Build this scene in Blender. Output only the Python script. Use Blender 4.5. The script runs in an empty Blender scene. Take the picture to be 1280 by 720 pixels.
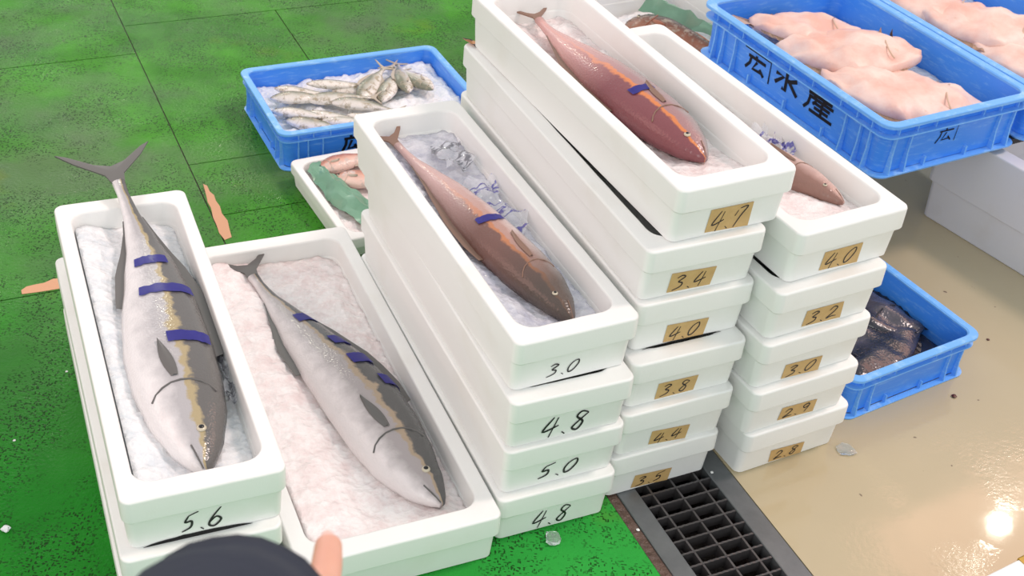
import bpy, bmesh, math, random
from mathutils import Vector, Matrix, noise
random.seed(7)
SC = bpy.context.scene
COL = SC.collection
R_ = math.radians

# ------------------------------------------------------------------ camera
cam_data = bpy.data.cameras.new('camera')
cam = bpy.data.objects.new('camera', cam_data); COL.objects.link(cam)
p_, r_ = R_(36.18), R_(5.918)
fwd = Vector((0, math.cos(p_), -math.sin(p_)))
right = Vector((1, 0, 0)); up = right.cross(fwd)
RR = math.cos(r_)*right + math.sin(r_)*up
UU = -math.sin(r_)*right + math.cos(r_)*up
mat = Matrix((RR, UU, -fwd)).transposed().to_4x4()
mat.translation = Vector((0, 0, 1.85))
cam.matrix_world = mat
cam_data.sensor_width = 36; cam_data.lens = 1608.04/1280*36
cam_data.clip_start = .02
cam_data.dof.use_dof = True; cam_data.dof.focus_distance = 2.3; cam_data.dof.aperture_fstop = 14
SC.camera = cam

# ------------------------------------------------------------------ light
SC.view_settings.view_transform = 'Standard'
SC.view_settings.look = 'None'
SC.view_settings.gamma = 1.0
SC.view_settings.exposure = 0.0
world = bpy.data.worlds.new('world'); SC.world = world
world.use_nodes = True
bg = world.node_tree.nodes['Background']
bg.inputs['Color'].default_value = (0.95, 0.98, 1.0, 1); bg.inputs['Strength'].default_value = 0.82

def add_light(name, kind, loc, target, energy, color, **kw):
    d = bpy.data.lights.new(name, kind); o = bpy.data.objects.new(name, d); COL.objects.link(o)
    o.location = loc
    o.rotation_euler = (Vector(target)-Vector(loc)).to_track_quat('-Z', 'Y').to_euler()
    d.energy = energy; d.color = color
    for k, v in kw.items(): setattr(d, k, v)
    return o
# warm reddish key from the right (through a red awning), steep
u28 = Vector((math.cos(R_(28)), math.sin(R_(28)), 0)); v28 = Vector((-u28.y, u28.x, 0))
kd = u28*.60 - v28*.12 + Vector((0, 0, 1))
add_light('warm_key', 'SUN', kd*6, (0, 0, 0), 1.25, (1.0, .80, .74), angle=R_(10))
# market hall lamps whose mirror images glint on the wet floors
add_light('hall_lamp_a', 'AREA', (-3.11, 9.38, 4.0), (-1, 3, 0), 30, (1, .97, .75), shape='DISK', size=.14)
add_light('hall_lamp_b', 'AREA', (3.28, 5.99, 4.0), (1, 2, 0), 2.2, (1, .97, .85), shape='DISK', size=.14)
add_light('hall_lamp_c', 'AREA', (2.97, 5.45, 4.0), (1, 2, 0), 1.2, (1, .97, .85), shape='DISK', size=.10)
# bright hall opening far away to the left
add_light('hall_opening', 'AREA', (-6.0, 12.0, 5.6), (-1, 3, 0), 60, (.9, .97, 1), shape='RECTANGLE', size=4.5, size_y=2.4)

add_light('front_fill', 'AREA', (-.4, -3.2, 2.6), (0, 2.0, .3), 62, (1, .99, .95), shape='RECTANGLE', size=3.2, size_y=2.0)  # unseen fill light added behind the camera to lift the near faces
# sunlit reddish awning over the next bay; it also mirrors in the wet beige floor
aw = Vector((2.29, 5.76, 4)) + Vector((math.cos(R_(32)), math.sin(R_(32)), 0))*2.0 + Vector((math.sin(R_(32)), -math.cos(R_(32)), 0))*1.2
awl = add_light('awning', 'AREA', aw, aw-Vector((0, 0, 1)), 95, (1, .48, .34), shape='RECTANGLE', size=4.0, size_y=2.4)
awl.rotation_euler = (0, 0, R_(32))
add_light('left_fill', 'AREA', (-3.6, 1.2, 2.6), (0, 2.3, .3), 36, (1, .52, .42), shape='RECTANGLE', size=2.6, size_y=2.2)  # added pink fill, not a seen source, brightens the left faces

# ------------------------------------------------------------------ materials
def new_mat(name, color=(.8, .8, .8), rough=.5, **kw):
    m = bpy.data.materials.new(name); m.use_nodes = True
    b = m.node_tree.nodes['Principled BSDF']
    b.inputs['Base Color'].default_value = (*color, 1)
    b.inputs['Roughness'].default_value = rough
    for k, v in kw.items(): b.inputs[k].default_value = v
    return m
def N(m, t, **props):
    n = m.node_tree.nodes.new(t)
    for k, v in props.items():
        if k == 'inp':
            for a, b in v.items(): n.inputs[a].default_value = b
        else: setattr(n, k, v)
    return n
def LK(m, a, b): m.node_tree.links.new(a, b)
def bsdf(m): return m.node_tree.nodes['Principled BSDF']
def ramp(m, fac, stops, interp='LINEAR'):
    n = N(m, 'ShaderNodeValToRGB'); cr = n.color_ramp; cr.interpolation = interp
    while len(cr.elements) < len(stops): cr.elements.new(.5)
    for e, (p, c) in zip(cr.elements, stops):
        e.position = p; e.color = (*c, 1) if len(c) == 3 else c
    LK(m, fac, n.inputs['Fac']); return n.outputs['Color']
def coords(m, kind='Object', scale=(1, 1, 1), rot=(0, 0, 0)):
    t = N(m, 'ShaderNodeTexCoord'); mp = N(m, 'ShaderNodeMapping')
    mp.inputs['Scale'].default_value = scale; mp.inputs['Rotation'].default_value = rot
    LK(m, t.outputs[kind], mp.inputs['Vector']); return mp.outputs['Vector']
def noise_tex(m, vec, scale, detail=4, rough=.55):
    n = N(m, 'ShaderNodeTexNoise', inp={'Scale': scale, 'Detail': detail, 'Roughness': rough})
    LK(m, vec, n.inputs['Vector']); return n.outputs['Fac']
def voro(m, vec, scale, feature='F1', out='Distance'):
    n = N(m, 'ShaderNodeTexVoronoi', feature=feature, inp={'Scale': scale})
    LK(m, vec, n.inputs['Vector']); return n.outputs[out]
def mixc(m, fac, a, b, mode='MIX'):
    n = N(m, 'ShaderNodeMix', data_type='RGBA', blend_type=mode)
    for sock, v in ((n.inputs[0], fac), (n.inputs[6], a), (n.inputs[7], b)):
        if isinstance(v, (int, float)): sock.default_value = v
        elif isinstance(v, tuple): sock.default_value = (*v, 1)
        else: LK(m, v, sock)
    return n.outputs[2]
def mth(m, op, a, b=None, clamp=False):
    n = N(m, 'ShaderNodeMath', operation=op); n.use_clamp = clamp
    for i, v in enumerate((a, b)):
        if v is None: continue
        if isinstance(v, (int, float)): n.inputs[i].default_value = v
        else: LK(m, v, n.inputs[i])
    return n.outputs[0]
def bump(m, h, strength=.3, dist=.002):
    n = N(m, 'ShaderNodeBump', inp={'Strength': strength, 'Distance': dist})
    LK(m, h, n.inputs['Height']); LK(m, n.outputs['Normal'], bsdf(m).inputs['Normal'])
def setc(m, c): LK(m, c, bsdf(m).inputs['Base Color'])

def foam_mat(name, base, dirt=.3):
    m = new_mat(name, base, .42)
    v = coords(m)
    bead = voro(m, v, 260)
    n1 = noise_tex(m, v, 7, 5)
    c = mixc(m, ramp(m, n1, [(.55, (0, 0, 0)), (.78, (dirt, dirt, dirt))]), base, (base[0]*.86, base[1]*.82, base[2]*.75))
    dents = ramp(m, voro(m, v, 38), [(.0, (0, 0, 0)), (.08, (1, 1, 1))])
    setc(m, c)
    h = mth(m, 'ADD', mth(m, 'MULTIPLY', bead, .35), mth(m, 'MULTIPLY', dents, .6))
    bump(m, h, .16, .0012)
    return m
M = {}
M['foam'] = foam_mat('white_foam', (.86, .87, .85))
M['foam_shaded'] = foam_mat('shade_tinted_foam', (.66, .67, .70), .5)  # white foam made darker and bluer, painting in the shade under the crates

def blue_mat(name, base):
    m = new_mat(name, base, .34)
    v = coords(m)
    sc = ramp(m, noise_tex(m, coords(m, scale=(1, 1, 6)), 22, 8, .7), [(.52, (0, 0, 0)), (.72, (.55, .55, .55))])
    light = (min(1, base[0]*3+.12), min(1, base[1]*1.7+.1), min(1, base[2]*1.1+.1))
    setc(m, mixc(m, sc, base, light))
    bump(m, noise_tex(m, v, 60, 4), .08, .001)
    return m
M['blue'] = blue_mat('blue_plastic', (.055, .28, .92))
M['blue_rim'] = blue_mat('scuffed_blue_rim', (.16, .45, .95))

def ice_mat(name, base, tint):
    m = new_mat(name, base, .22, **{'Subsurface Weight': .0, 'Specular IOR Level': .5})
    v = coords(m)
    a = voro(m, v, 70); b = noise_tex(m, v, 26, 8, .7)
    setc(m, mixc(m, ramp(m, b, [(.38, (1, 1, 1)), (.58, (0, 0, 0))]), base, tint))
    bump(m, mth(m, 'ADD', mth(m, 'MULTIPLY', a, .8), b), .8, .006)
    return m
M['ice'] = ice_mat('crushed_ice', (.93, .94, .95), (.76, .81, .85))
M['ice_pink_light'] = ice_mat('pink_light_ice', (.95, .90, .89), (.86, .74, .73))  # pink cast of the warm light put into the ice colour
M['ice_grey'] = ice_mat('grey_blue_ice', (.80, .80, .86), (.55, .56, .66))  # ice varying at random from pale grey to darker blue-grey
M['dark_water'] = new_mat('dark_inky_slush', (.035, .035, .05), .12)
M['marker'] = new_mat('black_marker', (.015, .014, .016), .5)
M['crateink'] = new_mat('dark_stencil_ink', (.018, .016, .03), .6)
def tag_mat():
    m = new_mat('tan_paper', (.56, .36, .14), .65)
    v = coords(m)
    setc(m, mixc(m, noise_tex(m, v, 60, 6), (.50, .31, .12), (.66, .46, .20)))
    return m
M['tag'] = tag_mat()
M['gap_shade'] = new_mat('painted_gap_shade', (.02, .02, .022), .25)  # near-black colour painted in for the shaded gaps between stacked boxes
M['black'] = new_mat('black_rubber', (.012, .012, .014), .6)
M['navy'] = new_mat('navy_cloth', (.018, .024, .045), .85)
bump(M['navy'], noise_tex(M['navy'], coords(M['navy']), 30, 5), .4, .004)
def skin_mat():
    m = new_mat('skin', (.78, .42, .30), .5, **{'Subsurface Weight': .15, 'Subsurface Scale': .01})
    m.node_tree.nodes['Principled BSDF'].inputs['Subsurface Radius'].default_value = (1, .3, .15)
    v = coords(m); setc(m, mixc(m, noise_tex(m, v, 60, 4), (.80, .45, .33), (.72, .36, .26)))
    return m
M['skin'] = skin_mat()
M['nail'] = new_mat('nail', (.85, .58, .50), .3)
M['eyewhite'] = new_mat('fish_eye_ring', (.55, .50, .38), .2)
M['pupil'] = new_mat('fish_pupil', (.005, .005, .008), .08)
def metal_mat(name, a, b):
    m = new_mat(name, a, .42, **{'Metallic': .55})
    v = coords(m)
    setc(m, mixc(m, noise_tex(m, v, 18, 7, .65), a, b))
    bump(m, noise_tex(m, v, 90, 4), .25, .001); return m
M['frame'] = metal_mat('drain_frame_steel', (.11, .12, .13), (.22, .235, .245))
M['grate'] = metal_mat('drain_grate_steel', (.045, .04, .04), (.15, .145, .15))
def pit_mat():
    m = new_mat('drain_sludge', (.03, .02, .018), .35)
    v = coords(m)
    setc(m, mixc(m, noise_tex(m, v, 30, 8, .7), (.006, .004, .004), (.10, .075, .065)))
    bump(m, noise_tex(m, v, 60, 6), .8, .01); return m
M['pit'] = pit_mat()
M['dirt'] = pit_mat(); M['dirt'].name = 'brown_grime'
setc(M['dirt'], mixc(M['dirt'], noise_tex(M['dirt'], coords(M['dirt']), 40, 8, .7), (.02, .012, .01), (.20, .12, .09)))

def green_mat():
    m = new_mat('green_floor', (.03, .3, .05), .38)
    v = coords(m)
    big = noise_tex(m, v, 1.3, 5, .6)
    mid = noise_tex(m, v, 7, 6, .65)
    # saturated emerald near the viewer and brighter to the right, yellower worn green further away
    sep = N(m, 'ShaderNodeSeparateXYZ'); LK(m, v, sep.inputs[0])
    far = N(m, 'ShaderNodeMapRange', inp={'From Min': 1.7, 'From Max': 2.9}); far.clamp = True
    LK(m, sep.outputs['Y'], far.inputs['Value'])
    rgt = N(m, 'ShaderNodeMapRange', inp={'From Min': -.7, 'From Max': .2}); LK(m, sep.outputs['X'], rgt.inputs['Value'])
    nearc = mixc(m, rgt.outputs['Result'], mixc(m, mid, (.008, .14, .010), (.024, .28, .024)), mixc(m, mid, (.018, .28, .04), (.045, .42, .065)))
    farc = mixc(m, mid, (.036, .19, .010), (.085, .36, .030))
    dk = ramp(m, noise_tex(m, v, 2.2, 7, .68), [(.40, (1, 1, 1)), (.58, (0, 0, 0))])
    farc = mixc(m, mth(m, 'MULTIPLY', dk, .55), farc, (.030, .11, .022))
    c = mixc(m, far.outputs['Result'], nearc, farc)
    # bare worn paler / grey film
    film = ramp(m, big, [(.46, (0, 0, 0)), (.62, (.75, .75, .75))])
    filmfar = mth(m, 'MULTIPLY', film, far.outputs['Result'])
    c = mixc(m, filmfar, c, (.105, .155, .085))
    # yellow stains
    y = ramp(m, noise_tex(m, v, 3.1, 5), [(.62, (0, 0, 0)), (.74, (.55, .55, .55))])
    c = mixc(m, y, c, (.15, .20, .015))
    # dark specks clustered by noise
    v1 = coords(m, scale=(1, 2.0, 1), rot=(0, 0, .5)); v2 = coords(m, scale=(2.2, 1, 1), rot=(0, 0, .2))
    sp = mth(m, 'MAXIMUM', ramp(m, voro(m, v1, 95), [(.27, (1, 1, 1)), (.34, (0, 0, 0))]), ramp(m, voro(m, v2, 75), [(.25, (1, 1, 1)), (.31, (0, 0, 0))]))
    cl = ramp(m, noise_tex(m, v, 5.5, 8, .7), [(.43, (0, 0, 0)), (.54, (1, 1, 1))])
    k = mth(m, 'MULTIPLY', mth(m, 'MULTIPLY', sp, cl), .85)
    c = mixc(m, k, c, (.012, .030, .008))
    setc(m, c)
    rg = N(m, 'ShaderNodeMapRange', inp={'From Min': .4, 'From Max': .65, 'To Min': .13, 'To Max': .45}); LK(m, noise_tex(m, v, 5, 4), rg.inputs['Value'])
    LK(m, rg.outputs['Result'], bsdf(m).inputs['Roughness'])
    bsdf(m).inputs['Specular IOR Level'].default_value = .07
    bump(m, mth(m, 'ADD', noise_tex(m, v, 120, 3), mth(m, 'MULTIPLY', mid, .6)), .5, .004)
    return m
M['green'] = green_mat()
def beige_mat():
    m = new_mat('beige_floor', (.5, .4, .25), .25)
    v = coords(m)
    c = mixc(m, noise_tex(m, v, 2.5, 6), (.46, .39, .25), (.53, .455, .30))
    sp = ramp(m, noise_tex(m, v, 26, 2, .5), [(.74, (0, 0, 0)), (.76, (1, 1, 1))])
    c = mixc(m, mth(m, 'MULTIPLY', sp, .8), c, (.10, .06, .04))
    scr = ramp(m, noise_tex(m, coords(m, scale=(3, 30, 1), rot=(0, 0, 1.1)), 3, 6, .7), [(.70, (0, 0, 0)), (.74, (1, 1, 1))])
    c = mixc(m, mth(m, 'MULTIPLY', scr, .25), c, (.30, .20, .13))
    setc(m, c)
    rg = N(m, 'ShaderNodeMapRange', inp={'From Min': .4, 'From Max': .65, 'To Min': .05, 'To Max': .13}); LK(m, noise_tex(m, v, 3, 4), rg.inputs['Value'])
    LK(m, rg.outputs['Result'], bsdf(m).inputs['Roughness'])
    bsdf(m).inputs['Specular IOR Level'].default_value = .5
    bump(m, mth(m, 'MULTIPLY', noise_tex(m, v, 85, 3), ramp(m, noise_tex(m, v, 3.5, 3), [(.50, (.05, .05, .05)), (.62, (1, 1, 1))])), .24, .002)
    return m
M['beige'] = beige_mat()
M['bare'] = new_mat('bare_tan_underlay', (.62, .34, .20), .7)
bump(M['bare'], noise_tex(M['bare'], coords(M['bare']), 90, 4), .4, .002)

def glassy(name, col, alpha=.35, rough=.08):
    m = new_mat(name, col, rough); b = bsdf(m); b.inputs['Alpha'].default_value = alpha
    return m
M['film'] = glassy('clear_plastic_film', (.85, .88, .9), .28, .1)
def green_film():
    m = new_mat('green_plastic_sheet', (.10, .30, .20), .3)
    v = coords(m)
    setc(m, mixc(m, noise_tex(m, v, 14, 5), (.07, .22, .13), (.26, .46, .33)))
    return m
M['greenfilm'] = green_film()
M['clearice'] = new_mat('clear_ice', (.9, .95, .95), .06, **{'Transmission Weight': .85, 'IOR': 1.31})
M['bluetape'] = new_mat('printed_blue_tape', (.07, .065, .42), .3)
M['ochre'] = new_mat('ochre_tape', (.50, .30, .03), .4)

def fish_mat(name, back, side, belly, stripe=None, spots=None, scale_pat=True, rough=.2, pale=None, dark=None):
    """colour from the mesh attribute 'fs': x = 0 head..1 tail, y = -1 belly..1 back"""
    m = new_mat(name, side, rough)
    a = N(m, 'ShaderNodeAttribute', attribute_name='fs'); sep = N(m, 'ShaderNodeSeparateXYZ')
    LK(m, a.outputs['Vector'], sep.inputs[0])
    v = coords(m)
    wob = mth(m, 'MULTIPLY', mth(m, 'SUBTRACT', noise_tex(m, v, 30, 5), .5), .35)
    y = mth(m, 'ADD', mth(m, 'MULTIPLY', sep.outputs['Y'], .5), .5)
    y = mth(m, 'ADD', y, wob)
    st = [(.15, belly), (.45, side), (.72, back)]
    if stripe: st = [(.12, belly), (.40, side), (.53, side), (.57, stripe), (.62, stripe), (.67, back), (.9, back)]
    c = ramp(m, y, st)
    if spots:
        s = ramp(m, noise_tex(m, v, 48, 6, .7), [(.50, (0, 0, 0)), (.62, (1, 1, 1))])
        c = mixc(m, s, c, spots)
    if pale: c = mixc(m, ramp(m, sep.outputs['X'], [(.42, (0, 0, 0)), (.75, (.85, .85, .85))]), c, pale)
    if dark: c = mixc(m, ramp(m, sep.outputs['X'], [(.12, (.85, .85, .85)), (.34, (0, 0, 0))]), c, dark)
    setc(m, c)
    if scale_pat:
        bump(m, mth(m, 'ADD', voro(m, v, 230), mth(m, 'MULTIPLY', noise_tex(m, v, 40, 4), .8)), .35, .0015)
    return m
M['tuna_fin'] = new_mat('dark_fin', (.12, .115, .11), .4)
M['fishA'] = fish_mat('silver_fish_dark_back', (.13, .125, .12), (.42, .41, .42), (.78, .76, .76), (.40, .33, .19))
M['fishB'] = fish_mat('silver_fish_grey_back', (.10, .10, .10), (.38, .34, .34), (.76, .70, .70), (.40, .31, .22))
M['fishC'] = fish_mat('brown_backed_fish', (.17, .085, .07), (.45, .27, .23), (.70, .58, .56), (.50, .20, .09), pale=(.62, .42, .40), dark=(.07, .06, .05))
M['fishD'] = fish_mat('red_brown_fish', (.22, .07, .08), (.36, .20, .20), (.34, .30, .30), (.66, .22, .07), pale=(.70, .40, .37))
M['fishE'] = fish_mat('pinkish_brown_fish', (.28, .15, .12), (.50, .32, .28), (.7, .5, .45))
M['fishF'] = fish_mat('small_silver_fish', (.20, .21, .15), (.60, .58, .52), (.85, .80, .74), None, (.42, .36, .26))
M['fin_pale'] = new_mat('pale_fin', (.48, .42, .34), .35)
M['fin_brown'] = new_mat('brown_fin', (.24, .14, .10), .4)
M['rockfish'] = fish_mat('mottled_brown_fish', (.045, .025, .018), (.17, .06, .03), (.34, .15, .09), None, (.30, .25, .19), True)
M['rock_fin'] = new_mat('rust_fin', (.30, .10, .05), .4)
M['pinkfish'] = fish_mat('pink_fish', (.50, .22, .15), (.72, .42, .33), (.85, .62, .54), None, (.62, .50, .45))
def flesh_mat():
    m = new_mat('pale_pink_fish_skin', (.85, .6, .5), .42)
    v = coords(m)
    c = mixc(m, ramp(m, noise_tex(m, v, 9, 6, .6), [(.35, (0, 0, 0)), (.65, (1, 1, 1))]), (.76, .44, .36), (.86, .68, .60))
    c = mixc(m, ramp(m, noise_tex(m, v, 30, 6, .7), [(.62, (0, 0, 0)), (.75, (.5, .5, .5))]), c, (.62, .36, .20))
    setc(m, c); bump(m, noise_tex(m, v, 35, 6), .35, .004); return m
M['flesh'] = flesh_mat()
M['flesh_fin'] = new_mat('tan_fin_margin', (.60, .42, .30), .35)
def darkfish():
    m = new_mat('black_fish_skin', (.03, .03, .035), .2)
    v = coords(m)
    c = mixc(m, ramp(m, noise_tex(m, v, 12, 6), [(.4, (0, 0, 0)), (.65, (1, 1, 1))]), (.022, .024, .034), (.085, .08, .10))
    sp = ramp(m, noise_tex(m, coords(m, scale=(1, 3, 1)), 60, 4, .7), [(.60, (0, 0, 0)), (.68, (.8, .8, .8))])
    c = mixc(m, mth(m, 'MULTIPLY', sp, ramp(m, noise_tex(m, v, 7, 3), [(.48, (0, 0, 0)), (.6, (1, 1, 1))])), c, (.34, .26, .22))
    setc(m, c); bump(m, mth(m, 'ADD', mth(m, 'MULTIPLY', voro(m, v, 160), .4), noise_tex(m, v, 25, 5)), .4, .003); return m
M['darkfish'] = darkfish()
M['dark_fin'] = new_mat('black_fin', (.03, .028, .032), .35)

# ------------------------------------------------------------------ helpers
def mesh_obj(name, bm, mat, parent=None, smooth=True, ang=35, loc=None, wn=False):
    bmesh.ops.recalc_face_normals(bm, faces=bm.faces)
    me = bpy.data.meshes.new(name); bm.to_mesh(me); bm.free()
    me.materials.append(mat)
    if smooth:
        me.shade_smooth()
        if ang: me.set_sharp_from_angle(angle=R_(ang))
    o = bpy.data.objects.new(name, me); COL.objects.link(o)
    if wn:
        w_ = o.modifiers.new('normals', 'WEIGHTED_NORMAL'); w_.keep_sharp = True; w_.weight = 80
    if parent: o.parent = parent
    if loc: o.location = loc
    return o
def empty(name, loc, yaw=0, label=None, cat=None, group=None):
    o = bpy.data.objects.new(name, None); COL.objects.link(o)
    o.empty_display_size = .05
    o.location = loc; o.rotation_euler = (0, 0, R_(yaw))
    tag(o, label, cat, group); return o
def tag(o, label=None, cat=None, group=None, kind=None):
    if label: o['label'] = label
    if cat: o['category'] = cat
    if group: o['group'] = group
    if kind: o['kind'] = kind
    return o
def box(bm, x0, x1, y0, y1, z0, z1):
    v = [bm.verts.new((x, y, z)) for z in (z0, z1) for x, y in ((x0, y0), (x1, y0), (x1, y1), (x0, y1))]
    for f in ((0, 3, 2, 1), (4, 5, 6, 7), (0, 1, 5, 4), (1, 2, 6, 5), (2, 3, 7, 6), (3, 0, 4, 7)):
        bm.faces.new([v[i] for i in f])
    return v
def rr(W, L, ix, iy, r, z, n=6):
    pts = []
    x0, x1, y0, y1 = ix, W-ix, iy, L-iy
    for cx, cy, a0 in ((x1-r, y0+r, -90), (x1-r, y1-r, 0), (x0+r, y1-r, 90), (x0+r, y0+r, 180)):
        for i in range(n+1):
            a = R_(a0+90*i/n); pts.append(Vector((cx+r*math.cos(a), cy+r*math.sin(a), z)))
    return pts
def loft(bm, loops, closed=True, cap0=False, cap1=False, ring=False):
    vs = [[bm.verts.new(p) for p in lp] for lp in loops]
    n = len(vs[0]); K = len(vs)
    for k in range(K if ring else K-1):
        a, b = vs[k], vs[(k+1) % K]
        for i in range(n if closed else n-1):
            j = (i+1) % n
            bm.faces.new((a[i], a[j], b[j], b[i]))
    if cap0: bm.faces.new(vs[0][::-1])
    if cap1: bm.faces.new(vs[-1])
    return vs
def tube(bm, pts, rad, n=8, cap=True):
    pts = [Vector(p) for p in pts]; loops = []
    for i, p in enumerate(pts):
        t = (pts[min(i+1, len(pts)-1)]-pts[max(i-1, 0)]).normalized()
        a = t.cross(Vector((0, 0, 1)))
        if a.length < .05: a = t.cross(Vector((0, 1, 0)))
        a.normalize(); b = a.cross(t)
        r = rad[i] if isinstance(rad, (list, tuple)) else rad
        loops.append([p+(a*math.cos(2*math.pi*k/n)+b*math.sin(2*math.pi*k/n))*r for k in range(n)])
    loft(bm, loops, cap0=cap, cap1=cap)
def catmull(pts, sub=5):
    pts = [Vector(p) for p in pts]
    if len(pts) < 3: return pts
    out = []
    for i in range(len(pts)-1):
        p0 = pts[max(i-1, 0)]; p1 = pts[i]; p2 = pts[i+1]; p3 = pts[min(i+2, len(pts)-1)]
        for k in range(sub):
            t = k/sub
            out.append(.5*((2*p1)+(p2-p0)*t+(2*p0-5*p1+4*p2-p3)*t*t+(3*p1-p0-3*p2+p3)*t**3))
    out.append(pts[-1]); return out

# ------------------------------------------------------------------ handwriting
DIG = {
 '0': [[(.62, .97), (.25, .75), (.04, .35), (.18, .02), (.55, .12), (.88, .6), (.80, .95), (.52, .93)]],
 '2': [[(.1, .72), (.4, 1), (.78, .85), (.6, .5), (.08, .05), (.5, .12), (1.02, .08)]],
 '3': [[(.12, .86), (.5, 1), (.82, .86), (.35, .56), (.74, .42), (.66, .14), (.02, -.05)]],
 '4': [[(.5, 1), (.02, .28), (.98, .48)], [(.78, .95), (.56, -.12)]],
 '5': [[(.36, .9), (.18, .55), (.62, .56), (.62, .2), (.05, .0)], [(.36, .9), (1.0, 1.06)]],
 '6': [[(.72, 1.05), (.2, .5), (.08, .1), (.5, -.02), (.88, .3), (.5, .52), (.1, .25)]],
 '7': [[(.05, .55), (.2, .85)], [(.3, .95), (.95, 1.0), (.6, .5), (.3, -.1)]],
 '8': [[(.88, .88), (.42, 1), (.2, .75), (.7, .4), (.5, .0), (.12, .15), (.45, .5), (.9, .86)]],
 '9': [[(.82, .72), (.42, .5), (.2, .8), (.6, 1), (.82, .72), (.55, -.05)]],
 '.': [[(.1, .05), (.35, -.1)]],
}
KAN = {
 'hiro': [[(.5, 1), (.5, .84)], [(.1, .8), (.98, .8)], [(.24, .8), (.2, .4), (0, 0)], [(.56, .66), (.36, .14), (.84, .2)], [(.72, .36), (.94, .04)]],
 'frame': [[(-.12, 1.18), (1.22, 1.18), (1.22, -.1)]],
 'mizu': [[(.5, 1), (.5, .0), (.36, .08)], [(.05, .68), (.38, .68), (.05, .15)], [(.92, .86), (.62, .60)], [(.56, .66), (1.0, .08)]],
 'san': [[(.5, 1.02), (.5, .9)], [(.1, .88), (.92, .88)], [(.3, .86), (.37, .73)], [(.72, .86), (.63, .73)], [(.12, .7), (.98, .7)], [(.17, .7), (.13, .3), (0, 0)],
         [(.40, .62), (.28, .40)], [(.35, .5), (.88, .5)], [(.35, .28), (.84, .28)], [(.2, .04), (1.0, .04)], [(.60, .64), (.60, .04)]],
}
def ribbon(bm, pts, w, mapf, taper=True):
    n = len(pts); L = []; Rr = []
    for i, p in enumerate(pts):
        t = (pts[min(i+1, n-1)]-pts[max(i-1, 0)])
        if t.length < 1e-9: t = Vector((1, 0))
        t.normalize(); nn = Vector((-t.y, t.x))
        k = w*(1-.45*abs(2*i/(n-1)-1)**3) if taper else w
        L.append(bm.verts.new(mapf(p+nn*k/2))); Rr.append(bm.verts.new(mapf(p-nn*k/2)))
    for i in range(n-1): bm.faces.new((Rr[i], Rr[i+1], L[i+1], L[i]))
def writing(name, text, s0, z0, s1, z1, w, mapf, parent, slant=.25, mat=None):
    bm = bmesh.new(); n = len(text)
    ws = {'.': .35}; tot = sum(ws.get(c, 1) for c in text)+.25*(n-1)
    unit = (s1-s0)/tot; x = s0; H = z1-z0
    for c in text:
        cw = ws.get(c, 1)*unit
        for st in DIG[c]:
            pts = [Vector((x+px*(unit if c == '.' else cw)+slant*(py-.5)*H*.6, z0+py*H)) for px, py in st]
            ribbon(bm, catmull(pts), w, mapf)
        x += cw+.25*unit
    return mesh_obj(name, bm, mat or M['marker'], parent, smooth=False)

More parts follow.
